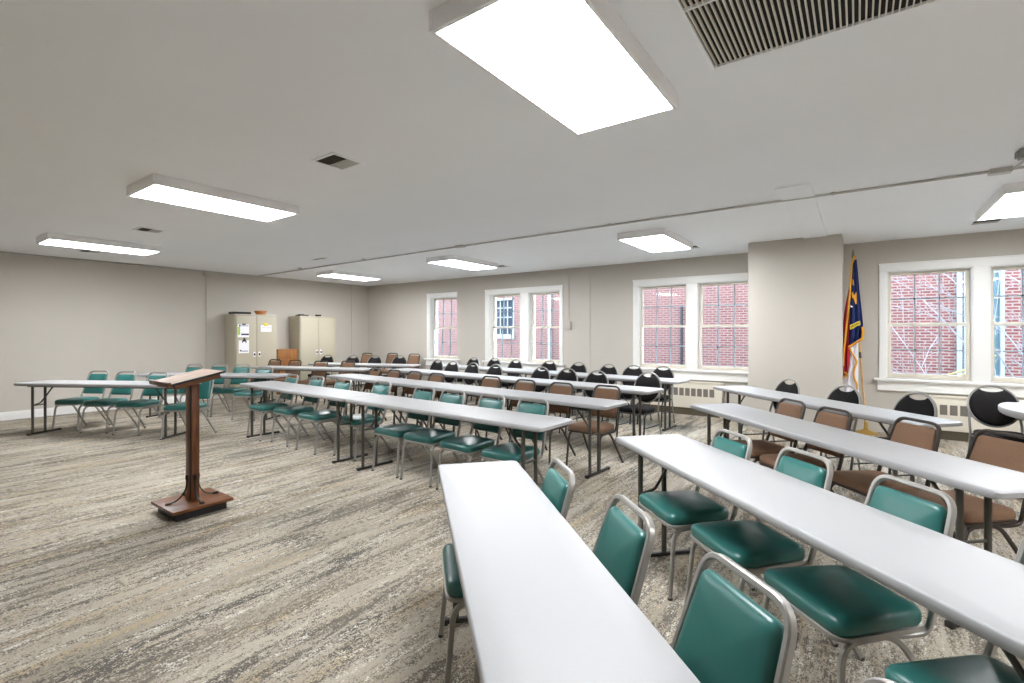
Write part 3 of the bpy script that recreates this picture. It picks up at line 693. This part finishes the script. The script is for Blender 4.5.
# ------------------------------------------------------------------ outside
YB = 15.5
t = empty('brick_building', (-5, YB, -.6)); tag(t, 'red brick neighbouring building seen through the windows', 'building'); O2 = Vector(t.location)
def ob(bm, x0, x1, y0, y1, z0, z1, bev=0): return box(bm, x0-O2.x, x1-O2.x, y0-O2.y, y1-O2.y, z0-O2.z, z1-O2.z, bev)
holes = [(-13.2, -11.02, 1.26, 2.76), (2.03, 2.72, -.2, 3.4)]
bm = B(); px = -24
for a, b, z0, z1 in holes:
    ob(bm, px, a, YB, YB+.3, -.6, 4.2); ob(bm, a, b, YB, YB+.3, -.6, z0); ob(bm, a, b, YB, YB+.3, z1, 4.2); px = b
ob(bm, px, 10, YB, YB+.3, -.6, 4.2)
link_mesh('wall', bm, M['brick'], t)
for (a, b, z0, z1), gm, nv, nh in zip(holes, ('farglass', 'tealglass'), (6, 2), (4, 6)):
    bm = B(); f = .07
    ob(bm, a, a+f, YB-.02, YB+.12, z0, z1); ob(bm, b-f, b, YB-.02, YB+.12, z0, z1); ob(bm, a, b, YB-.02, YB+.12, z1-f, z1); ob(bm, a-.04, b+.04, YB-.08, YB+.12, z0-.1, z0+f)
    w = link_mesh('window', bm, M['outwhite'], t)
    bm = B(); ob(bm, a+f, b-f, YB+.09, YB+.1, z0+f, z1-f); link_mesh('pane', bm, M[gm], w)
    bm = B()
    for k in range(1, nv): x = a+(b-a)*k/nv; ob(bm, x-.02, x+.02, YB+.05, YB+.1, z0+f, z1-f)
    for k in range(1, nh): z = z0+(z1-z0)*k/nh; ob(bm, a+f, b-f, YB+.05, YB+.1, z-.02, z+.02)
    link_mesh('muntins', bm, M['outwhite'], w)
bm = B(); ob(bm, -9.42, -9.28, YB-.1, YB, -.6, 4.2, .02); link_mesh('downspout', bm, M['outwhite'], t)
bm = B(); ob(bm, 1.9, 2.0, YB-.1, YB, -.6, 4.2, .02); link_mesh('downspout', bm, M['outwhite'], t)
bm = B(); ob(bm, -4.555, -4.485, YB-.08, YB, -.6, 2.25, .02); link_mesh('downspout', bm, M['bluepipe'], t)
structure('ground', box(B(), -30, 14, YF+TW, 24, -.8, -.6), M['snow'], 'pale ground outside between the buildings', 'ground')
def shrub(name, lb, x, y, n, m, hgt, lean, seed, r0=.012):
    rnd = random.Random(seed); t = empty(name, (x, y, -.6)); tag(t, lb, 'shrub', 'bare shrubs outside the window')
    bm = B()
    def branch(p, d, L, r, depth):
        pts = [p]; q = p.copy(); dd = d.copy()
        for k in range(6):
            dd = (dd+Vector((rnd.uniform(-.12, .12), rnd.uniform(-.12, .12), rnd.uniform(-.14, .04)))).normalized()
            q = q+dd*L/6; pts.append(q.copy())
            if depth and k >= 1:
                sd = (dd+Vector((rnd.uniform(-.8, .8), rnd.uniform(-.5, .5), rnd.uniform(-.2, .5)))).normalized()
                branch(q.copy(), sd, L*rnd.uniform(.22, .42), r*.6, depth-1)
        sweep(bm, pts, r, segs=5)
    for k in range(n):
        d = Vector((lean+rnd.uniform(-.5, .5), rnd.uniform(-.3, .3), 1)).normalized()
        branch(Vector((rnd.uniform(-.25, .25), rnd.uniform(-.2, .2), 0)), d, hgt*rnd.uniform(.75, 1.1), r0*rnd.uniform(.8, 1.2), 2)
    link_mesh('twigs', bm, m, t)
shrub('bare_shrub', 'pale leafless shrub outside the left sash right of the flag', 1.9, 11.8, 5, M['bark'], 3.4, -.35, 3, .0085)
shrub('bare_shrub', 'pale leafless shrub outside the far right sash', 3.0, 13.4, 8, M['bark'], 3.4, -.1, 5, .013)
bm = B()
for dz, dy in ((0, 0), (-.1, .15)):
    sweep(bm, [(.95, 13+dy, .22+dz), (1.35, 13.1+dy, .48+dz), (1.75, 13.1+dy, .66+dz), (2.2, 13.2+dy, .95+dz)], .02, segs=7)
tag(link_mesh('fallen_branch', bm, M['ybark']), 'yellowish slanting branch low outside the flag-side window', 'branch')
# ------------------------------------------------------------------ sky, camera, colour
w = bpy.data.worlds.new('sky'); bpy.context.scene.world = w; w.use_nodes = True
nt = w.node_tree; bg = nt.nodes['Background']
tc = nt.nodes.new('ShaderNodeTexCoord'); sp = nt.nodes.new('ShaderNodeSeparateXYZ'); rp = nt.nodes.new('ShaderNodeValToRGB')
rp.color_ramp.elements[0].color = (.70, .86, 1, 1); rp.color_ramp.elements[1].color = (.52, .76, 1, 1)
nt.links.new(tc.outputs['Generated'], sp.inputs[0]); nt.links.new(sp.outputs['Z'], rp.inputs['Fac']); nt.links.new(rp.outputs['Color'], bg.inputs['Color'])
bg.inputs['Strength'].default_value = 3.7
F_PX = 482.0
cd = bpy.data.cameras.new('camera'); cam = bpy.data.objects.new('camera', cd); C.objects.link(cam)
cd.sensor_width = 36; cd.sensor_fit = 'HORIZONTAL'; cd.lens = 36*F_PX/1024
cd.shift_y = -(341.5-332.5)/1024
cam.location = (0, 0, 1.40); cam.rotation_euler = (PI/2, 0, math.radians(35.672))
cd.clip_start = .02
s = bpy.context.scene
s.camera = cam
s.view_settings.view_transform = 'Standard'; s.view_settings.look = 'None'; s.view_settings.gamma = 1; s.view_settings.exposure = 1.9
s.view_settings.use_curve_mapping = False
s.cycles.use_denoising = True
s.cycles.max_bounces = 10; s.cycles.diffuse_bounces = 6; s.cycles.transparent_max_bounces = 16
s.cycles.sample_clamp_indirect = 6
